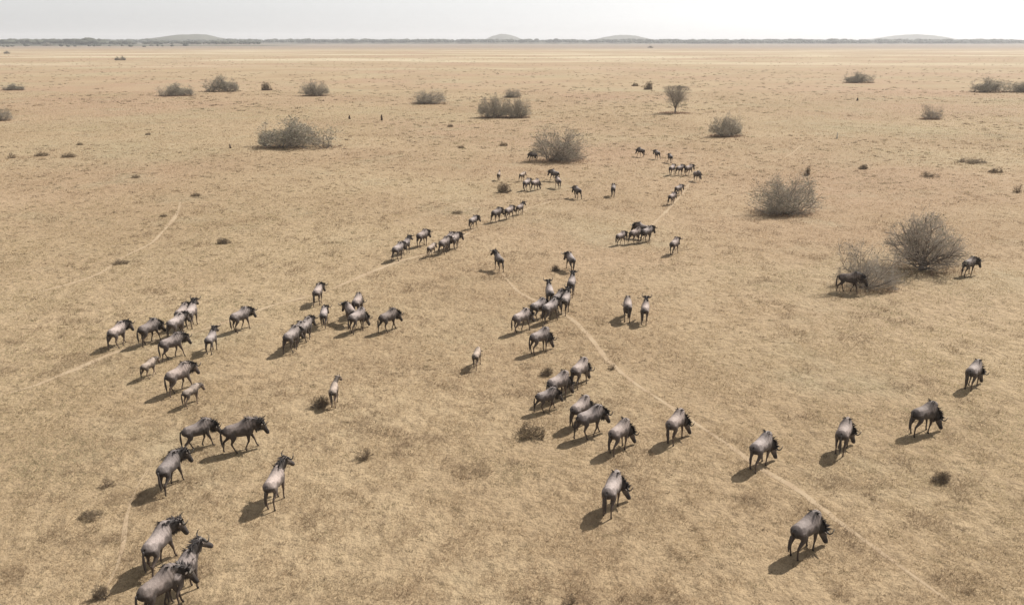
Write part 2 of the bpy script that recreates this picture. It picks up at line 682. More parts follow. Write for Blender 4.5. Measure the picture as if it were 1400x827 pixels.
GB = 'grey leafless thorn bushes dotted over the plain'
BUSHES = [
    ('low', 408, 204, 112, 40, 'wide low grey thorn thicket, the broadest bush of the left half', 0.2),
    ('dome', 766, 223, 80, 46, 'dome shaped grey thorn bush with a dark wildebeest at its left foot', 1.0),
    ('dome2', 674, 162, 44, 30, 'left lobe of the twin grey bushes above the herd', 2.0),
    ('dome2', 706, 162, 40, 27, 'right lobe of the twin grey bushes above the herd', 4.0),
    ('dome', 586, 143, 48, 19, 'grey bush left of the twin bushes, in the same row', .4),
    ('dome2', 431, 132, 42, 20, 'rounded grey bush above and right of the wide low thicket', 3.0),
    ('low', 302, 126, 52, 21, 'dark round bush, right one of the pair at upper left', 5.0),
    ('low', 240, 132, 48, 17, 'dark flat bush, left one of the pair at upper left', 1.7),
    ('shrub', 365, 124, 16, 11, 'small faint bush between the dark pair and the rounded grey bush', 0),
    ('dome', 700, 134, 24, 12, 'small bush peeping out behind the twin grey bushes', 2.2),
    ('vase', 923, 156, 42, 37, 'vase shaped bare tree on a short dark trunk', 1.2),
    ('dome2', 992, 188, 52, 29, 'grey bush below and right of the vase shaped tree', .8),
    ('dome', 1070, 296, 98, 56, 'large grey thorn bush right of the two herd trails, leaning left', 2.6),
    ('spread', 1258, 377, 130, 84, 'tall spreading thorn tree with dark trunk, the biggest bush in view', 4.4),
    ('sparse', 1182, 400, 104, 68, 'thin see through thorn bush behind the resting dark wildebeest', 3.6),
    ('low', 1175, 114, 40, 14, 'low dark bush far off, above the large grey bush at right', .3),
    ('low', 1354, 127, 52, 19, 'dark bush by the right picture edge, left one of two', 2.5),
    ('low', 1394, 127, 40, 15, 'bush cut by the right picture edge', 3.7),
    ('sparse', 1272, 164, 31, 20, 'small open bush standing alone under the bush at the right edge', 1.1),
    ('dome', 0, 166, 32, 18, 'grey bush cut by the left picture edge', .9),
    ('low', 18, 124, 28, 9, 'flat small bush near the left picture edge', 1.9),
    ('low', 161, 83, 9, 5, 'tiny far bush, left one of a close pair before the woods', 0),
    ('low', 168, 83, 9, 6, 'tiny far bush, right one of a close pair before the woods', 1),
    ('shrub', 886, 123, 12, 11, 'small upright shrub above and left of the vase shaped tree', 1),
    ('shrub3', 868, 118, 10, 5, 'flat small shrub left of the small upright shrub', 2),
    ('low', 889, 66, 8, 3, 'tiny dark bush alone on the pale flats before the woods', 3),
    ('low', 10, 74, 10, 4, 'tiny dark bush on the flats near the left picture edge', 4),
    ('low', 66, 63.5, 17, 5, 'dark far bush in front of the left woods', 4),
    ('low', 38, 62.5, 10, 5, 'paler far bush in front of the left woods', 2),
    ('low', 115, 62.5, 11, 4, 'small far bush in front of the woods left of the dark hill', 4),
    ('low', 219, 62.5, 8, 3, 'tiny far bush below the dark hill', 1),
]
for (kind, px, py, w, h, lb, rz) in BUSHES:
    bush('thorn_bush', 'bush', kind, px, py, w, h, lb, GB, rz, .75 if kind in ('dome', 'vase', 'sparse', 'dome2', 'spread') else .6)

GS = 'low shrubs and tussocks scattered in the grass'
SHRUBS = [
    ('shrub', 690, 264, 20, 14, 'small thin shrub left of the pair of wildebeest under the dome bush'),
    ('shrub', 1103, 241, 9, 13, 'upright small green shrub just behind the large grey thorn bush'),
    ('shrub3', 1328, 224, 42, 8, 'flat wide shrub low in the grass at far right'),
    ('shrub3', 1361, 237, 22, 9, 'brown tussock shrub right of the flat wide shrub'),
    ('shrub2', 1269, 243, 32, 8, 'thin low shrub left of the brown tussock shrub'),
    ('shrub2', 1391, 264, 14, 12, 'small dark shrub near the right picture edge'),
    ('shrub', 1180, 232, 16, 7, 'small shrub on its own below the far low bush'),
    ('shrub3', 126, 712, 36, 15, 'dark grey tussock on the left foreground'),
    ('shrub', 142, 820, 26, 20, 'brown dead shrub at the bottom left beside the trail'),
    ('shrub2', 147, 668, 24, 14, 'brown tuft above the dark grey tussock'),
    ('shrub', 1285, 662, 26, 17, 'single dark brown shrub at the right foreground'),
    ('shrub3', 725, 601, 46, 24, 'greenish shrub patch in front of the grazing group'),
    ('shrub', 437, 559, 26, 18, 'spiky dark grass shrub at the feet of the lone calf'),
    ('shrub2', 500, 630, 30, 18, 'greenish tuft right of the walking dark bull'),
    ('shrub', 760, 371, 12, 9, 'brown knob of a shrub left of the column of wildebeest'),
    ('shrub', 747, 515, 20, 13, 'reddish shrub just above the grazing group'),
    ('shrub2', 837, 506, 14, 9, 'small dark tuft beside the trail bend'),
    ('shrub3', 268, 269, 16, 6, 'low dark shrub right of the top of the left trail'),
    ('shrub3', 224, 297, 12, 5, 'small dark shrub beside the left trail'),
    ('shrub3', 165, 362, 26, 8, 'brown tuft below the bend of the left trail'),
    ('shrub', 307, 334, 20, 9, 'brown shrub tuft right of the left trail'),
    ('shrub2', 16, 217, 14, 8, 'small dark shrub near the left edge below the bushes'),
    ('shrub3', 57, 214, 22, 7, 'pale flat shrub, middle one of three near the left edge'),
    ('shrub3', 95, 216, 22, 8, 'pale flat shrub, right one of three near the left edge'),
    ('shrub3', 186, 244, 14, 6, 'small brown tussock above the left trail'),
    ('shrub3', 109, 199, 10, 5, 'tiny brown tussock above the pale flat shrubs'),
    ('shrub3', 203, 185, 9, 4, 'tiny dark tussock below the dark pair of bushes'),
    ('shrub3', 616, 174, 10, 5, 'small dark tussock below the left lobe of the twin bushes'),
    ('shrub3', 688, 200, 14, 6, 'brown tussock between twin bushes and dome bush'),
    ('shrub3', 631, 203, 10, 5, 'small brown tussock left of the dome bush'),
    ('shrub3', 626, 293, 18, 6, 'brown low tussock above the file of wildebeest'),
    ('shrub2', 780, 832, 26, 18, 'dark spiky shrub cut by the bottom picture edge'),
]
for i, (kind, px, py, w, h, lb) in enumerate(SHRUBS):
    bush('low_shrub', 'shrub', kind, px, py, w, h, lb, GS, i * 1.3, .9)


def small_post(px, py, hpx, wpx, label, name, cat, mat):
    k = ppm(py)
    h, w = hpx / k, wpx / k / 2
    rd = random.Random(px)
    pts = [Vector((rd.uniform(-.15, .15) * w, rd.uniform(-.15, .15) * w, z)) for z in (-.02, h * .3, h * .6, h * .85, h)]
    me = tube_mesh(name, [(pts, [w, w * .85, w * .75, w * .55, w * .2])], 8, mat, True)
    o = link(name, me)
    o.location = G(px, py)
    tag(o, label, cat)


small_post(522, 165, 8, 3.2, 'tall dark termite mound, right one of two left of the twin bushes', 'termite_mound', 'mound', M_MOUND)
small_post(478, 163, 5, 3.2, 'short dark termite mound, left one of two above the wide thicket', 'termite_mound', 'mound', M_MOUND)
small_post(315, 203, 6, 2.6, 'dark thin stump left of the wide low thicket', 'tree_stump', 'stump', M_MOUND)
small_post(1172, 138, 4, 3, 'small dark mound alone below the low dark far bush', 'termite_mound', 'mound', M_MOUND)
small_post(1144, 190, 9, 2.2, 'pale bleached dead stick standing on the plain', 'dead_stick', 'stick', M_BONE)

# ------------------------------------------------------------------ grass
TG = .08
tgrid = np.full((int(260 / TG), int(300 / TG)), 9.0, np.float32)      # distance to the nearest trail in half widths
for (tx_, ty_, tw_) in trail_pts:
    if tw_ < .03:
        continue
    i0, j0 = int((ty_ - 8) / TG), int((tx_ + 150) / TG)
    k = int(.9 / TG)
    if not (k < i0 < tgrid.shape[0] - k and k < j0 < tgrid.shape[1] - k):
        continue
    ii, jj = np.mgrid[i0 - k:i0 + k + 1, j0 - k:j0 + k + 1]
    d = np.hypot(ii * TG + 8 - ty_, jj * TG - 150 - tx_) / tw_
    sub = tgrid[i0 - k:i0 + k + 1, j0 - k:j0 + k + 1]
    np.minimum(sub, d, out=sub)


def trail_free(x, y):
    """0 on a trail .. 1 off it"""
    i = np.clip(((y - 8) / TG).astype(int), 0, tgrid.shape[0] - 1)
    j = np.clip(((x + 150) / TG).astype(int), 0, tgrid.shape[1] - 1)
    return np.clip((tgrid[i, j] - .6) / 1.0, 0, 1)


def blades(x, y, hgt, wid, col, rng, lean=(.55, 1.45)):
    n = len(x)
    az = rng.uniform(0, 2 * np.pi, n)
    ln = rng.uniform(lean[0], lean[1], n)
    tip = np.stack([x + np.cos(az) * hgt * np.sin(ln), y + np.sin(az) * hgt * np.sin(ln), hgt * np.cos(ln)], 1)
    fa = rng.uniform(0, 2 * np.pi, n)
    sx, sy = np.cos(fa) * wid * .5, np.sin(fa) * wid * .5
    z0 = np.full(n, -.01)
    a = np.stack([x - sx, y - sy, z0], 1)
    b = np.stack([x + sx, y + sy, z0], 1)
    V = np.stack([a, b, tip], 1).reshape(-1, 3)
    C = np.repeat(col, 3, 0)
    return V, C


def grass_colour(x, y, rng, dark=None):
    n = len(x)
    straw, tan, gold, green, brown = [np.array(c) for c in ((.50, .392, .258), (.41, .312, .198), (.465, .365, .22), (.35, .318, .205), (.215, .152, .096))]
    a = np.clip((fbm(x * .05, y * .05, 3) - .3) / .4, 0, 1)[:, None]
    c = straw * a + tan * (1 - a)
    g = np.clip((fbm(x * .11, y * .11, 8) - .58) / .16, 0, 1)[:, None] * .6
    c = c * (1 - g) + green * g
    b = np.clip((fbm(x * .28, y * .28, 21) - .56) / .2, 0, 1)[:, None] * .6
    c = c * (1 - b) + gold * b
    o = np.clip((fbm(x * .02, y * .02, 61) - .35) / .3, 0, 1)[:, None]
    c = c * (o * np.array((.965, 1.02, .96)) + (1 - o) * np.array((1.035, .975, 1.0)))
    r = rng.random((n, 1))
    c = np.where(r < .17, brown * rng.uniform(.8, 1.6, (n, 1)), c)
    if dark is not None:
        c = c * (1 - dark[:, None]) + brown * dark[:, None] * rng.uniform(.7, 1.5, (n, 1))
    return c * rng.uniform(.72, 1.22, (n, 1))


rng = np.random.default_rng(42)
NB = 1500000
D0, D1 = 15.5, 260.0
D = D0 * (D1 / D0) ** rng.random(NB)
half = (D * CP + CAM_H * SP) * .667 * 1.18 + 2.5
X = rng.uniform(-1, 1, NB) * half
Y = D
# clumping at two scales
cl = .62 * fbm(X * 1.5, Y * 1.5, 5, 2) + .38 * fbm(X * .42, Y * .42, 9, 2)
keep = rng.random(NB) < np.clip((cl - .26) / .22, .45, 1) * (trail_free(X, Y) * .88 + .12)
X, Y, D, cl = X[keep], Y[keep], D[keep], cl[keep]
dark = np.clip((fbm(X * .9, Y * .9, 77, 3) - .57) / .10, 0, 1) * np.clip((fbm(X * .13, Y * .13, 31, 2) - .32) / .2, 0, 1)  # taller brown clumps, with turf shade pockets put into their colour
hg = (.07 + .11 * np.clip((cl - .36) / .3, 0, 1)) * rng.uniform(.55, 1.35, len(X)) * (1 + .75 * dark) * np.clip(1.0 + (D - 60) / 500, .9, 1.15)
wd = np.clip(.012 * D / 22, .012, .10) * rng.uniform(.7, 1.5, len(X))
C = grass_colour(X, Y, rng, dark * .7)
V, C = blades(X, Y, hg, wd, C, rng)
gm = fast_mesh('dry_grass', V, 3, np.arange(len(V)), colors=C)
go = link('dry_grass', gm, M_GRASS)
go['kind'] = 'stuff'
go['label'] = 'short straw coloured dry grass covering the plain'
print('grass blades', len(X))

# uncounted little tussocks further out
NT = 13000
D = 16 * (900 / 16) ** (rng.random(NT) ** 1.05)
X = rng.uniform(-1, 1, NT) * ((D * CP + CAM_H * SP) * .667 * 1.15 + 3)
ok = (fbm(X * .02, D * .02, 51, 3) > .42) & (trail_free(X, D) > .9)
X, D = X[ok], D[ok]
per = 26
tx = np.repeat(X, per)
ty = np.repeat(D, per)
sz = np.repeat(rng.uniform(.10, .42, len(X)) ** 1.15 * np.clip(D / 110, .5, 1.9), per)
tx = tx + rng.normal(0, 1, len(tx)) * sz * .75
ty = ty + rng.normal(0, 1, len(ty)) * sz * .55
th = sz * rng.uniform(.25, .75, len(tx))
tw_ = np.clip(.012 * ty / 22, .014, .12)
base = np.array([(.18, .132, .082), (.22, .19, .11), (.15, .115, .075)])[np.repeat(rng.integers(0, 3, len(X)), per)]
V, C = blades(tx, ty, th, tw_, base * rng.uniform(.6, 1.5, (len(tx), 1)), rng, (.1, 1.0))
for (bx, by, rx_, ry_) in SKIRT:            # dry grass left ungrazed around the foot of each bush
    n = int(420 * min(1.5, rx_ / 2))
    a = rng.uniform(0, 2 * np.pi, n)
    r = rng.normal(.72, .2, n)
    v, c = blades(bx + np.cos(a) * r * rx_, by + np.sin(a) * r * ry_, rng.uniform(.15, .55, n), np.full(n, np.clip(.012 * by / 22, .02, .1)),
                  np.array((.24, .165, .115)) * rng.uniform(.6, 1.5, (n, 1)), rng, (.1, .9))
    V = np.concatenate([V, v])
    C = np.concatenate([C, c])
tm = fast_mesh('tussocks', V, 3, np.arange(len(V)), colors=C)
to = link('tussocks', tm, M_GRASS)
to['kind'] = 'stuff'
to['label'] = 'small brown grass tussocks strewn over the plain'

# ------------------------------------------------------------------ wildebeest
def ring(c, s, n, ry, rz, k=14):
    return [c + s * (ry * math.cos(2 * math.pi * i / k)) + n * (rz * math.sin(2 * math.pi * i / k)) for i in range(k)]


class Loft:
    def __init__(self):
        self.V, self.F, self.samples = [], [], []

    def add(self, secs, region, side=None, k=14):
        """secs: (centre, half width, half height[, side])"""
        base = len(self.V)
        n = len(secs)
        for i, sc in enumerate(secs):
            c = sc[0]
            t = (secs[min(i + 1, n - 1)][0] - secs[max(i - 1, 0)][0]).normalized()
            s = sc[3] if len(sc) > 3 else (side or Vector((0, 1, 0)))
            s = (s - t * s.dot(t)).normalized()
            u = t.cross(s).normalized()
            self.V += ring(c, s, u, sc[1], sc[2], k)
        for i in range(n - 1):
            for j in range(k):
                a, b = base + i * k + j, base + i * k + (j + 1) % k
                self.F.append((a, b, b + k, a + k))
        self.F.append(tuple(base + j for j in reversed(range(k))))
        self.F.append(tuple(base + (n - 1) * k + j for j in range(k)))
        for i in range(n - 1):
            for q in range(4):
                t = q / 4
                c = secs[i][0].lerp(secs[i + 1][0], t)
                r = .5 * ((secs[i][1] + secs[i][2]) * (1 - t) + (secs[i + 1][1] + secs[i + 1][2]) * t)
                self.samples.append((c.x, c.y, c.z, max(r, .03), region, (i + t) / (n - 1)))


def hair_blade(p, d, length, w, side):
    """a tapered three sided lock of hair"""
    d = d.normalized()
    s = side * w
    u = d.cross(side).normalized() * w * .6
    a, b, c = p + s, p - s * .5 + u, p - s * .5 - u
    m = p + d * length * .55
    tip = p + d * length
    V = [a, b, c, m + s * .6, m - s * .3 + u * .6, m - s * .3 - u * .6, tip]
    F = [(0, 1, 4, 3), (1, 2, 5, 4), (2, 0, 3, 5), (3, 4, 6), (4, 5, 6), (5, 3, 6), (2, 1, 0)]
    return V, F


class Hair:
    def __init__(self):
        self.V, self.F = [], []

    def add(self, V, F):
        b = len(self.V)
        self.V += V
        self.F += [tuple(i + b for i in f) for f in F]

    def mesh(self, name, mat):
        me = bpy.data.meshes.new(name)
        me.from_pydata([tuple(v) for v in self.V], [], self.F)
        me.materials.append(mat)
        return me


POSES = {   # neck pitch, head pitch (degrees, up positive)
    'walk': (-2, -70), 'high': (30, -48), 'level': (-12, -66), 'low': (-30, -62), 'graze': (-47, -66),
}
GAITS = [   # foot offsets: fore left, fore right, hind left, hind right
    (.02, -.03, .02, -.04), (.26, -.22, -.20, .24), (-.18, .20, .22, -.18), (.10, -.12, .06, -.10), (-.24, .10, .14, .06),
]


def make_animal(pose, yaw, gait, calf):
    rd = random.Random('%s%d%d%d' % (pose, yaw, gait, calf))
    npitch, hpitch = (R(a) for a in POSES[pose])
    yaw = R(yaw)
    L = Loft()
    V3 = Vector
    thin = .88 if calf else 1.0
    hump = .93 if calf else 1.0
    # torso
    tor = [(-.69, 1.03, .05, .06), (-.65, 1.00, .12, .14), (-.56, .97, .185, .215), (-.40, .95, .215, .25), (-.20, .935, .225, .27), (0, .935, .24, .30),
           (.18, .965, .24, .345), (.33, 1.01, .215, .385 * hump), (.46, 1.04, .17, .36 * hump), (.57, 1.03, .12, .27), (.64, 1.0, .05, .12)]
    L.add([(V3((x, 0, z)), a * thin * 1.09, b * thin) for x, z, a, b in tor], 0)
    # neck and head
    d0 = V3((math.cos(npitch) * math.cos(yaw * .45), math.cos(npitch) * math.sin(yaw * .45), math.sin(npitch)))
    d1 = V3((math.cos(npitch) * math.cos(yaw * .8), math.cos(npitch) * math.sin(yaw * .8), math.sin(npitch)))
    p0 = V3((.34, 0, 1.13 if pose != 'graze' else 1.05))
    gl = 1.2 if pose == 'graze' else 1.0
    p1 = p0 + d0 * .24 * gl
    p2 = p1 + d1 * .15 * gl
    p3 = p2 + d1 * .15 * gl
    s1 = V3((-math.sin(yaw * .45), math.cos(yaw * .45), 0))
    s2 = V3((-math.sin(yaw), math.cos(yaw), 0))
    drop = V3((0, 0, -.03))
    L.add([(p0 + drop, .15 * thin, .27 * thin, s1), (p1 + drop, .135 * thin, .245 * thin, s1), (p2, .12 * thin, .205 * thin, s2), (p3, .095, .15, s2), (p3 + d1 * .06, .05, .08, s2)], 1)
    hd = V3((math.cos(hpitch) * math.cos(yaw), math.cos(hpitch) * math.sin(yaw), math.sin(hpitch)))
    hn = hd.cross(s2).normalized()      # forehead side
    if hn.z < 0 and abs(hpitch) < 1.3:
        hn = -hn
    hp = p3 + d1 * .01
    hl = .80 if calf else 1.0
    face = [(-.11, .045, .05, .0), (-.05, .095, .11, .0), (.06, .112, .14, -.005), (.20, .09, .12, -.012), (.34, .076, .092, -.005), (.44, .084, .088, .0), (.51, .075, .072, .0), (.545, .035, .035, 0)]
    L.add([(hp + hd * a * hl + hn * o, b, c, s2) for a, b, c, o in face], 2)
    # legs
    fl, fr, hl_, hr = GAITS[gait]
    for sgn, off in ((1, fl), (-1, fr)):
        w = .145 * thin
        lift = .05 if off < -.15 else 0
        L.add([(V3((0.355, sgn * w * .9, 1.0)), .10, .15), (V3((0.325 + off * .08, sgn * w, .80)), .085, .12), (V3((0.335 + off * .28, sgn * w, .62)), .06, .075),
               (V3((0.365 + off * .58 + lift * .6, sgn * w * .95, .40 + lift * .3)), .042, .048), (V3((0.360 + off * .72, sgn * w * .92, .30 + lift * .4)), .030, .034),
               (V3((0.355 + off * .92 - lift * .5, sgn * w * .9, .12 + lift)), .030, .034), (V3((0.370 + off - lift * .7, sgn * w * .9, .06 + lift)), .034, .036),
               (V3((0.395 + off - lift * .6, sgn * w * .9, .0 + lift)), .044, .042)], 3, k=10)
    for sgn, off in ((1, hl_), (-1, hr)):
        w = .16 * thin
        lift = .05 if off < -.15 else 0
        L.add([(V3((-0.440, sgn * w * .85, 1.0)), .115, .20), (V3((-0.390 + off * .10, sgn * w * 1.05, .82)), .10, .175), (V3((-0.370 + off * .25, sgn * w * 1.08, .67)), .075, .115),
               (V3((-0.480 + off * .45, sgn * w, .53)), .05, .06), (V3((-0.560 + off * .6, sgn * w * .95, .44 + lift * .3)), .042, .05), (V3((-0.545 + off * .72, sgn * w * .92, .32 + lift * .4)), .03, .034),
               (V3((-0.510 + off * .93 - lift * .5, sgn * w * .9, .12 + lift)), .03, .034), (V3((-0.495 + off - lift * .7, sgn * w * .9, .06 + lift)), .034, .036),
               (V3((-0.465 + off - lift * .6, sgn * w * .9, .0 + lift)), .044, .042)], 4, k=10)
    me = bpy.data.meshes.new('body')
    me.from_pydata([tuple(v) for v in L.V], [], L.F)
    ob = bpy.data.objects.new('body', me)
    COL.objects.link(ob)
    md = ob.modifiers.new('remesh', 'REMESH')
    md.mode = 'VOXEL'
    md.voxel_size = .021
    sm = ob.modifiers.new('smooth', 'SMOOTH')
    sm.factor = .5
    sm.iterations = 3
    dg = bpy.context.evaluated_depsgraph_get()
    body = bpy.data.meshes.new_from_object(ob.evaluated_get(dg))
    bpy.data.objects.remove(ob)
    bpy.data.meshes.remove(me)
    nv = len(body.vertices)
    co = np.empty(nv * 3)
    body.vertices.foreach_get('co', co)
    co = co.reshape(-1, 3)
    body.polygons.foreach_set('use_smooth', np.ones(len(body.polygons), bool))
    SMP = np.array(L.samples)
    dist = np.sqrt(((co[:, None, :] - SMP[None, :, :3]) ** 2).sum(2)) / SMP[None, :, 3]
    w = dist.argmin(1)
    reg, tt = SMP[w, 4], SMP[w, 5]
    x, z = co[:, 0], co[:, 2]
    rn = np.random.default_rng(3)
    n3 = .5 + .5 * np.sin(co[:, 0] * 23 + 5 * np.sin(co[:, 2] * 7)) * np.sin(co[:, 2] * 19 + co[:, 1] * 11)
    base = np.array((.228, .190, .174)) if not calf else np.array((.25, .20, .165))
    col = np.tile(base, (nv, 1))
    # shade painted into flanks, belly and rump; coat stripes over shoulder and neck
    edge = .93 + .10 * (x + .2) + .05 * np.sin(x * 17) + .05 * n3        # silvery back with sunlight painted in, ending raggedly on the flank
    lit_back = np.clip((z - edge) / .10, 0, 1) * ((reg == 0) | (reg == 4))
    col *= (.56 + 1.0 * lit_back)[:, None]
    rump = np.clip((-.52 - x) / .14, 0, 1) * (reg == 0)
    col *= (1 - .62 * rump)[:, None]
    stripe = .45 + .55 * np.clip(np.sin(x * 52 + 1.8 * np.sin(z * 6)) * 1.3, 0, 1)
    fore = np.clip((x - .02) / .25, 0, 1) * ((reg == 0) | (reg == 1))
    k = (.12 if calf else .55)
    col *= (1 - k * stripe * fore)[:, None]
    nk = (reg == 1)
    col[nk] *= (.55 if not calf else .85)
    hd_ = (reg == 2)
    facec = np.array((.05, .042, .04)) if not calf else np.array((.10, .075, .06))
    cheek = np.array((.16, .135, .12)) if not calf else np.array((.30, .23, .17))
    f = np.clip((tt - .25) / .3, 0, 1)[:, None]
    col[hd_] = (cheek * (1 - f) + facec * f)[hd_]
    lg = (reg >= 3)
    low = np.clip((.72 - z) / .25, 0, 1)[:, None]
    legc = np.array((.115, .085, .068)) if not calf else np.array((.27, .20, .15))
    up_ = base * (.42 + .7 * lit_back[:, None])  # upper legs carry the same painted light and shade
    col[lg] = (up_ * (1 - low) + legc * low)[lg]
    hoof = z < .055
    col[hoof] = (.03, .026, .024)
    col *= (.88 + .2 * n3)[:, None]
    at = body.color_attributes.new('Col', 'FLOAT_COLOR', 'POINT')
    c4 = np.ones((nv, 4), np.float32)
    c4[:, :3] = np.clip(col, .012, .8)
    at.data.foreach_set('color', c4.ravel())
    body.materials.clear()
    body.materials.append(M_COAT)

    parts = [('body', body)]
    # mane along the crest from withers to poll
    H = Hair()
    crest = [V3((.14, 0, 1.26)), V3((.28, 0, 1.37 * (hump * .5 + .5))), p0 + V3((.06, 0, .21 * thin)), ]
    for pp, dd, rz_, ss in ((p1, d1, .215, s1), (p2, d1, .195, s2), (p3, d1, .14, s2)):
        up = dd.cross(ss)
        up = up if (up.z > 0 or abs(npitch) > 1.2) else -up
        crest.append(pp + up * rz_ * thin)
    crest.append(hp + hn * .11 + hd * .02)
    nh = 64 if not calf else 30
    for i in range(nh):
        t = i / (nh - 1) * (len(crest) - 1)
        j = min(int(t), len(crest) - 2)
        p = crest[j].lerp(crest[j + 1], t - j)
        tang = (crest[j + 1] - crest[j]).normalized()
        side = s2 if j > 2 else V3((0, 1, 0))
        up = tang.cross(side)
        up = -up if up.z < 0 and npitch > -1.2 else up
        for q in (-1, 1):
            ln = (.19 if not calf else .07) * rd.uniform(.7, 1.25) * (.55 + .45 * min(1, t))
            d = up * rd.uniform(.1, .55) - tang * .35 + side * q * rd.uniform(.2, .7) + V3((0, 0, -.25))
            H.add(*hair_blade(p - up * .02 + side * q * .015, d, ln, .030, tang))
    parts.append(('mane', H.mesh('mane', M_MANE)))
    # beard under throat and neck
    H = Hair()
    nb = 34 if not calf else 8
    for i in range(nb):
        t = i / (nb - 1)
        c = p1.lerp(p3, t)
        dn = V3((0, 0, -1)) if abs(npitch) < .75 else (-d1.cross(s2) if d1.cross(s2).x > 0 else d1.cross(s2))
        if abs(npitch) >= .75:
            dn = V3((-math.cos(yaw), -math.sin(yaw), -.2)).normalized()
        r = (.205 * (1 - t) + .12 * t) * thin
        for q in (-1, 1):
            H.add(*hair_blade(c + dn * (r - .03) + s2 * q * rd.uniform(.0, .03), dn * .7 + V3((0, 0, -.7)) + s2 * rd.uniform(-.25, .25), rd.uniform(.16, .28) * (.4 if calf else 1), .024, d1))
    parts.append(('beard', H.mesh('beard', M_MANE)))
    # tail: short dock and a long black switch
    sw = rd.uniform(-.06, .06)
    root = V3((-.67, 0, 1.09))
    pts = [root, V3((-.745, sw * .3, 1.02)), V3((-.775, sw * .8, .86)), V3((-.78, sw, .66)), V3((-.765, sw * 1.3, .44)), V3((-.755, sw * 1.4, .30))]
    H = Hair()
    H.add(*tube_geo([(pts, [.035, .032, .034, .048, .040, .008])], 8))
    for i in range(26):
        t = rd.uniform(.3, .85) * (len(pts) - 1)
        j = min(int(t), len(pts) - 2)
        p = pts[j].lerp(pts[j + 1], t - j)
        a = rd.uniform(0, 6.28)
        H.add(*hair_blade(p, V3((math.cos(a) * .16, math.sin(a) * .16, -1)), rd.uniform(.14, .26), .014, V3((math.sin(a), -math.cos(a), 0))))
    parts.append(('tail', H.mesh('tail', M_MANE)))
    # horns, ears, eyes
    for q in (-1, 1):
        if calf:
            prof = [(.045, .07, -.03), (.075, .12, -.05), (.09, .18, -.08)]
            rads = [.018, .014, .004]
        else:
            prof = [(.02, .075, .0), (.10, .085, .0), (.19, .065, .01), (.265, .075, .01), (.305, .135, -.015), (.295, .215, -.05), (.25, .285, -.075)]
            rads = [.045, .042, .034, .028, .022, .015, .004]
        pts = [hp + s2 * q * a + hn * b + hd * c for a, b, c in prof]
        parts.append(('horn', tube_mesh('horn', [(pts, rads)], 8, M_HORN, True)))
        er = hp + hd * -.01 + s2 * q * .085
        dirn = (s2 * q * .9 - hd * .25 - hn * .12).normalized()
        pts = [er, er + dirn * .07, er + dirn * .14, er + dirn * .20]
        parts.append(('ear', tube_mesh('ear', [(pts, [.018, .034, .028, .004])], 6, M_EAR, True)))
        bm = bmesh.new()
        bmesh.ops.create_uvsphere(bm, u_segments=8, v_segments=6, radius=.017, matrix=Matrix.Translation(hp + hd * .12 * hl + s2 * q * .086 + hn * .045))
        m = bpy.data.meshes.new('eye')
        bm.to_mesh(m)
        bm.free()
        m.materials.append(M_EYE)
        parts.append(('eye', m))
    return parts


M_EAR = plain_material('ear_hide', (.15, .12, .10), .8, .2, .3)
CACHE = {}
HERD = 'wildebeest herd crossing the plain'


def wildebeest(i, px, py, head, s, pose, yaw, calf, label):
    rd = random.Random(i * 77 + 5)
    gait = {'walk': 1 + i % 2, 'high': (i % 2) * 3, 'level': 1 + i % 4, 'low': 1 + i % 2, 'graze': (0, 3, 4)[i % 3]}[pose]
    if py < 350 and not calf:
        yaw, gait = (30 if yaw > 0 else -30 if yaw < 0 else 0), gait % 3
    key = (pose, yaw, gait, calf)
    if key not in CACHE:
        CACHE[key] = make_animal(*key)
    p = G(px, py)
    # headings are noted against the line of sight; turn them into the plain's own axes
    t = empty('wildebeest', p, R(head) + math.atan2(p.y, p.x) - math.pi / 2, s * rd.uniform(.985, 1.015))
    t.scale.x *= .94
    tag(t, label, 'wildebeest', HERD)
    v = rd.uniform(.88, 1.1) * (.66 if 'dark' in label else 1.18 if 'pale' in label and not calf else 1.0)
    w = rd.uniform(-.03, .03)
    small = py < 300
    for name, m in CACHE[key]:
        if small and name in ('eye', 'ear', 'beard'):
            continue
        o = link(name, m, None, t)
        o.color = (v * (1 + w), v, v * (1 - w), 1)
    return t


A, C_ = False, True
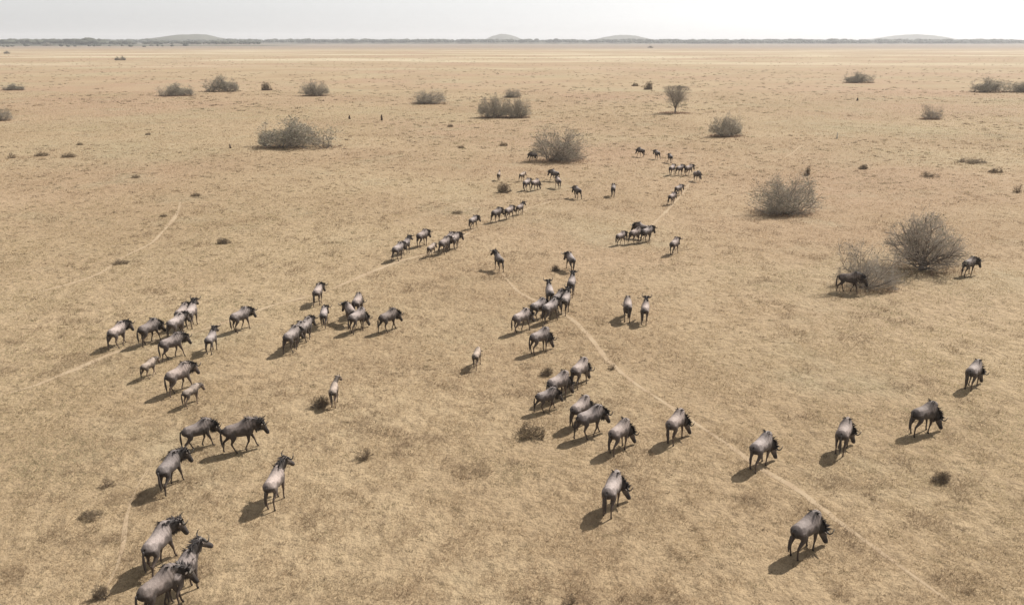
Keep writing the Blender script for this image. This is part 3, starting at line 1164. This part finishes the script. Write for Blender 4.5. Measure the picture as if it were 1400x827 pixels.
#  px, py (ground under the body), heading, size, pose, neck yaw, calf, label
ANIMALS = [
    (164, 474, 47, 1.0, 'walk', -20, A, 'leftmost wildebeest of the left herd, pale back, standing where the left trail begins'),
    (207, 470, 38, 1.04, 'low', 0, A, 'dark necked wildebeest walking just behind the leftmost one'),
    (244, 461, 45, 1.0, 'walk', 0, A, 'pale wildebeest in the middle of the crowded knot of five at left'),
    (252, 447, 58, 1.0, 'walk', 0, A, 'wildebeest half hidden at the back of the crowded knot, left one of two'),
    (264, 446, 66, 1.0, 'high', 0, A, 'wildebeest at the back of the crowded knot, right one of two'),
    (238, 490, 24, 1.0, 'level', 0, A, 'grey wildebeest striding right, lowest of the crowded knot'),
    (291, 481, 64, .86, 'high', 0, A, 'young wildebeest seen from behind right of the crowded knot'),
    (331, 452, 34, 1.0, 'level', 0, A, 'wildebeest walking right alone ahead of the crowded knot'),
    (206, 516, 43, .74, 'walk', 0, C_, 'pale calf trailing below the crowded knot at left'),
    (248, 536, 33, 1.04, 'level', 0, A, 'big grey maned wildebeest with the second calf beside it'),
    (264, 553, 38, .74, 'level', 0, C_, 'pale calf in front of the big grey maned wildebeest'),
    (274, 613, 14, .94, 'low', 0, A, 'dark wildebeest with lowered head, following the striding dark bull'),
    (332, 616, 5, 1.06, 'level', 0, A, 'striding dark bull seen full side on at lower left'),
    (236, 666, 54, 1.0, 'walk', -40, A, 'pale wildebeest below the two dark ones, head turned right'),
    (379, 687, 62, 1.0, 'high', -25, A, 'pale cow standing alone with raised head right of the lower left group'),
    (222, 774, 52, 1.04, 'walk', -45, A, 'wildebeest above the bottom left pair, head turned aside'),
    (256, 812, 46, 1.02, 'high', -20, A, 'wide horned wildebeest with raised head, upper one of the bottom left pair'),
    (224, 836, 30, 1.04, 'level', -40, A, 'dark wildebeest cut by the bottom edge, lower one of the bottom left pair'),
    (436, 416, 72, .96, 'walk', -20, A, 'wildebeest seen from behind on the trail above the file of three'),
    (444, 446, 82, .84, 'walk', -20, A, 'slim young wildebeest seen from behind above the file of three'),
    (419, 466, 56, .98, 'walk', 0, A, 'front wildebeest of the close file of three left of centre'),
    (409, 472, 56, .96, 'low', 0, A, 'middle wildebeest of the close file of three left of centre'),
    (401, 480, 54, 1.0, 'low', 0, A, 'rear wildebeest of the close file of three left of centre'),
    (480, 443, 108, .92, 'walk', 20, A, 'wildebeest half hidden behind the grazing one, seen from behind'),
    (490, 431, 72, 1.0, 'graze', 0, A, 'wildebeest furthest back in the small cluster beside the trail'),
    (490, 453, 46, 1.0, 'graze', 0, A, 'grazing wildebeest at the front of the small cluster beside the trail'),
    (532, 453, 38, 1.0, 'low', 0, A, 'dark maned wildebeest walking right of the small cluster'),
    (458, 552, 78, .80, 'high', -30, C_, 'lone slim calf seen from behind in open grass left of centre'),
    (545, 356, 55, 1.0, 'walk', 0, A, 'last wildebeest of the upper file on the trail'),
    (555, 347, 55, .9, 'high', 0, A, 'second wildebeest from the rear of the upper file on the trail'),
    (578, 337, 50, 1.0, 'level', 0, A, 'wildebeest walking alone above the trail between the parts of the file'),
    (590, 351, 58, .78, 'walk', 0, C_, 'calf behind the bunch of three on the trail'),
    (608, 347, 54, 1.0, 'walk', 0, A, 'rear wildebeest of the bunch of three on the trail'),
    (614, 341, 55, 1.0, 'walk', 0, A, 'middle wildebeest of the bunch of three on the trail'),
    (622, 341, 60, .98, 'walk', -30, A, 'front wildebeest of the bunch of three on the trail'),
    (647, 313, 55, .85, 'walk', -20, A, 'small wildebeest alone on the trail between the bunch of three and the front three'),
    (679, 304, 50, 1.0, 'level', 0, A, 'rear wildebeest of the front three on the trail, with tall dark mane'),
    (696, 300, 54, .95, 'walk', 0, A, 'middle wildebeest of the front three on the trail'),
    (711, 294, 52, .82, 'high', 0, A, 'leading young wildebeest of the front three on the trail'),
    (682, 370, 112, .95, 'high', 20, A, 'lone dark wildebeest looking left at the end of the long right trail'),
    (780, 370, 110, .97, 'walk', 20, A, 'wildebeest facing away left at the top of the central column'),
    (781, 404, 82, 1.0, 'high', 0, A, 'wildebeest seen from behind, second from the top of the central column'),
    (751, 417, 98, .98, 'high', 0, A, 'wildebeest seen from behind on the left of the tight central bunch'),
    (773, 428, 76, .98, 'high', 0, A, 'wildebeest seen from behind on the right of the tight central bunch'),
    (763, 425, 62, .96, 'walk', 0, A, 'dark wildebeest mostly hidden inside the tight central bunch'),
    (752, 440, 52, 1.02, 'walk', 0, A, 'pale backed wildebeest at the front of the tight central bunch'),
    (736, 437, 46, .98, 'low', 0, A, 'wildebeest left of the tight central bunch, behind the lowest one'),
    (713, 454, 44, 1.02, 'low', 0, A, 'lowest leftmost wildebeest of the central column, pale round rump'),
    (738, 482, 40, 1.04, 'graze', 0, A, 'grazing wildebeest alone just below the central column'),
    (652, 502, 76, .78, 'low', 0, C_, 'pale calf alone left of the grazing one in the centre'),
    (792, 528, 60, 1.02, 'graze', 0, A, 'uppermost of the grazing group below the centre'),
    (763, 547, 44, 1.04, 'graze', 0, A, 'maned wildebeest grazing behind the small one in the grazing group'),
    (747, 562, 30, .84, 'low', 0, A, 'small wildebeest at the left of the grazing group'),
    (793, 582, 56, 1.0, 'graze', 0, A, 'wildebeest half hidden behind the big brown maned one'),
    (806, 597, 38, 1.04, 'low', 0, A, 'big brown maned wildebeest walking at the front of the grazing group'),
    (846, 616, 56, .98, 'graze', -20, A, 'grazing wildebeest right of the big brown maned one'),
    (922, 603, 66, 1.02, 'graze', -35, A, 'grazing wildebeest beside the trail, seen from behind, right of the group'),
    (836, 697, 74, 1.02, 'graze', -50, A, 'lone grazing wildebeest in the lower middle, seen directly from behind'),
    (1038, 638, 64, 1.03, 'graze', -20, A, 'grazing wildebeest standing on the long right trail'),
    (1150, 617, 82, 1.02, 'graze', -35, A, 'grazing wildebeest seen from behind right of the trail'),
    (1098, 755, 60, 1.06, 'graze', -20, A, 'nearest grazing wildebeest at lower right with dark shaggy mane'),
    (1259, 592, 54, 1.04, 'graze', -20, A, 'dark maned wildebeest grazing at right, second from the right edge'),
    (1327, 530, 76, 1.02, 'graze', -20, A, 'grazing wildebeest furthest to the right of the whole herd'),
    (857, 437, 92, 1.0, 'graze', 0, A, 'left one of two side by side seen from behind right of centre'),
    (881, 441, 86, .96, 'high', 0, A, 'right one of two side by side seen from behind, head raised'),
    (1159, 400, 2, 1.06, 'level', 0, A, 'dark wildebeest side on in the shade of the thin thorn bush'),
    (1322, 377, 62, 1.02, 'level', -30, A, 'dark headed wildebeest right of the tall thorn tree'),
    (848, 335, 50, .82, 'walk', 0, A, 'small wildebeest left of the close trio upper right of centre'),
    (868, 333, 46, .98, 'level', 0, A, 'left one of the close trio upper right of centre'),
    (877, 326, 150, 1.0, 'level', 0, A, 'dark wildebeest behind the close trio, facing the other way'),
    (884, 331, 50, 1.0, 'walk', 0, A, 'right one of the close trio upper right of centre'),
    (921, 348, 68, .98, 'walk', 0, A, 'wildebeest alone right of the close trio, seen from behind'),
    (876, 215, 140, 1.0, 'low', 0, A, 'far dark wildebeest, left one of the three right of the dome bush'),
    (898, 218, 125, .95, 'walk', 0, A, 'far dark wildebeest, middle one of the three right of the dome bush'),
    (916, 223, 110, .92, 'walk', 0, A, 'far dark wildebeest, right one of the three right of the dome bush'),
    (918, 240, 68, 1.0, 'walk', 0, A, 'first from the left in the far row of four'),
    (929, 240, 48, 1.0, 'level', 0, A, 'second from the left in the far row of four'),
    (941, 240, 48, 1.0, 'walk', 0, A, 'third from the left in the far row of four'),
    (952, 248, -55, .95, 'low', 0, A, 'last of the far row of four, facing the viewer with lowered head'),
    (927, 268, 52, .9, 'walk', 0, A, 'upper one of the far pair walking up the faint right trail'),
    (918, 280, 62, .92, 'walk', 0, A, 'lower one of the far pair walking up the faint right trail'),
    (838, 269, 88, 1.0, 'walk', 0, A, 'single dark far wildebeest seen from behind below the dome bush'),
    (729, 221, 145, .98, 'low', 0, A, 'dark far wildebeest beside the left foot of the dome bush'),
    (682, 247, 80, .80, 'high', 0, C_, 'far calf, leftmost below the dome bush'),
    (714, 248, 55, .84, 'walk', 0, C_, 'far calf above the close pale pair below the dome bush'),
    (720, 261, 58, 1.0, 'walk', 0, A, 'left one of the close pale pair below the dome bush'),
    (732, 261, 52, 1.0, 'graze', 0, A, 'right one of the close pale pair below the dome bush'),
    (758, 248, 140, 1.02, 'level', 0, A, 'dark far wildebeest facing left just below the dome bush'),
    (763, 258, 108, .98, 'walk', 0, A, 'far wildebeest seen from behind close in front of the one facing left'),
    (789, 272, 122, .98, 'level', 0, A, 'dark headed far wildebeest alone right of the one facing left'),
]
for i, a in enumerate(ANIMALS):
    wildebeest(i, *a)
print('animal meshes', len(CACHE))

# ------------------------------------------------------------------ haze over the plain
bm = bmesh.new()
bmesh.ops.create_cube(bm, size=1.0)
me = bpy.data.meshes.new('haze')
bm.to_mesh(me)
bm.free()
haze = link('haze', me)
HZ = 110
haze.scale = (40000, 15200, HZ + 2)
haze.location = (0, 6600, HZ / 2 - 1)
haze['kind'] = 'stuff'
hm = bpy.data.materials.new('haze_air')
hm.use_nodes = True
nt = hm.node_tree
nt.nodes.remove(nt.nodes['Principled BSDF'])
pv = nt.nodes.new('ShaderNodeVolumePrincipled')
pv.inputs['Color'].default_value = (.96, .97, 1.0, 1)
pv.inputs['Density'].default_value = 0.00013
pv.inputs['Anisotropy'].default_value = 0.2
nt.links.new(pv.outputs[0], nt.nodes['Material Output'].inputs['Volume'])
me.materials.append(hm)
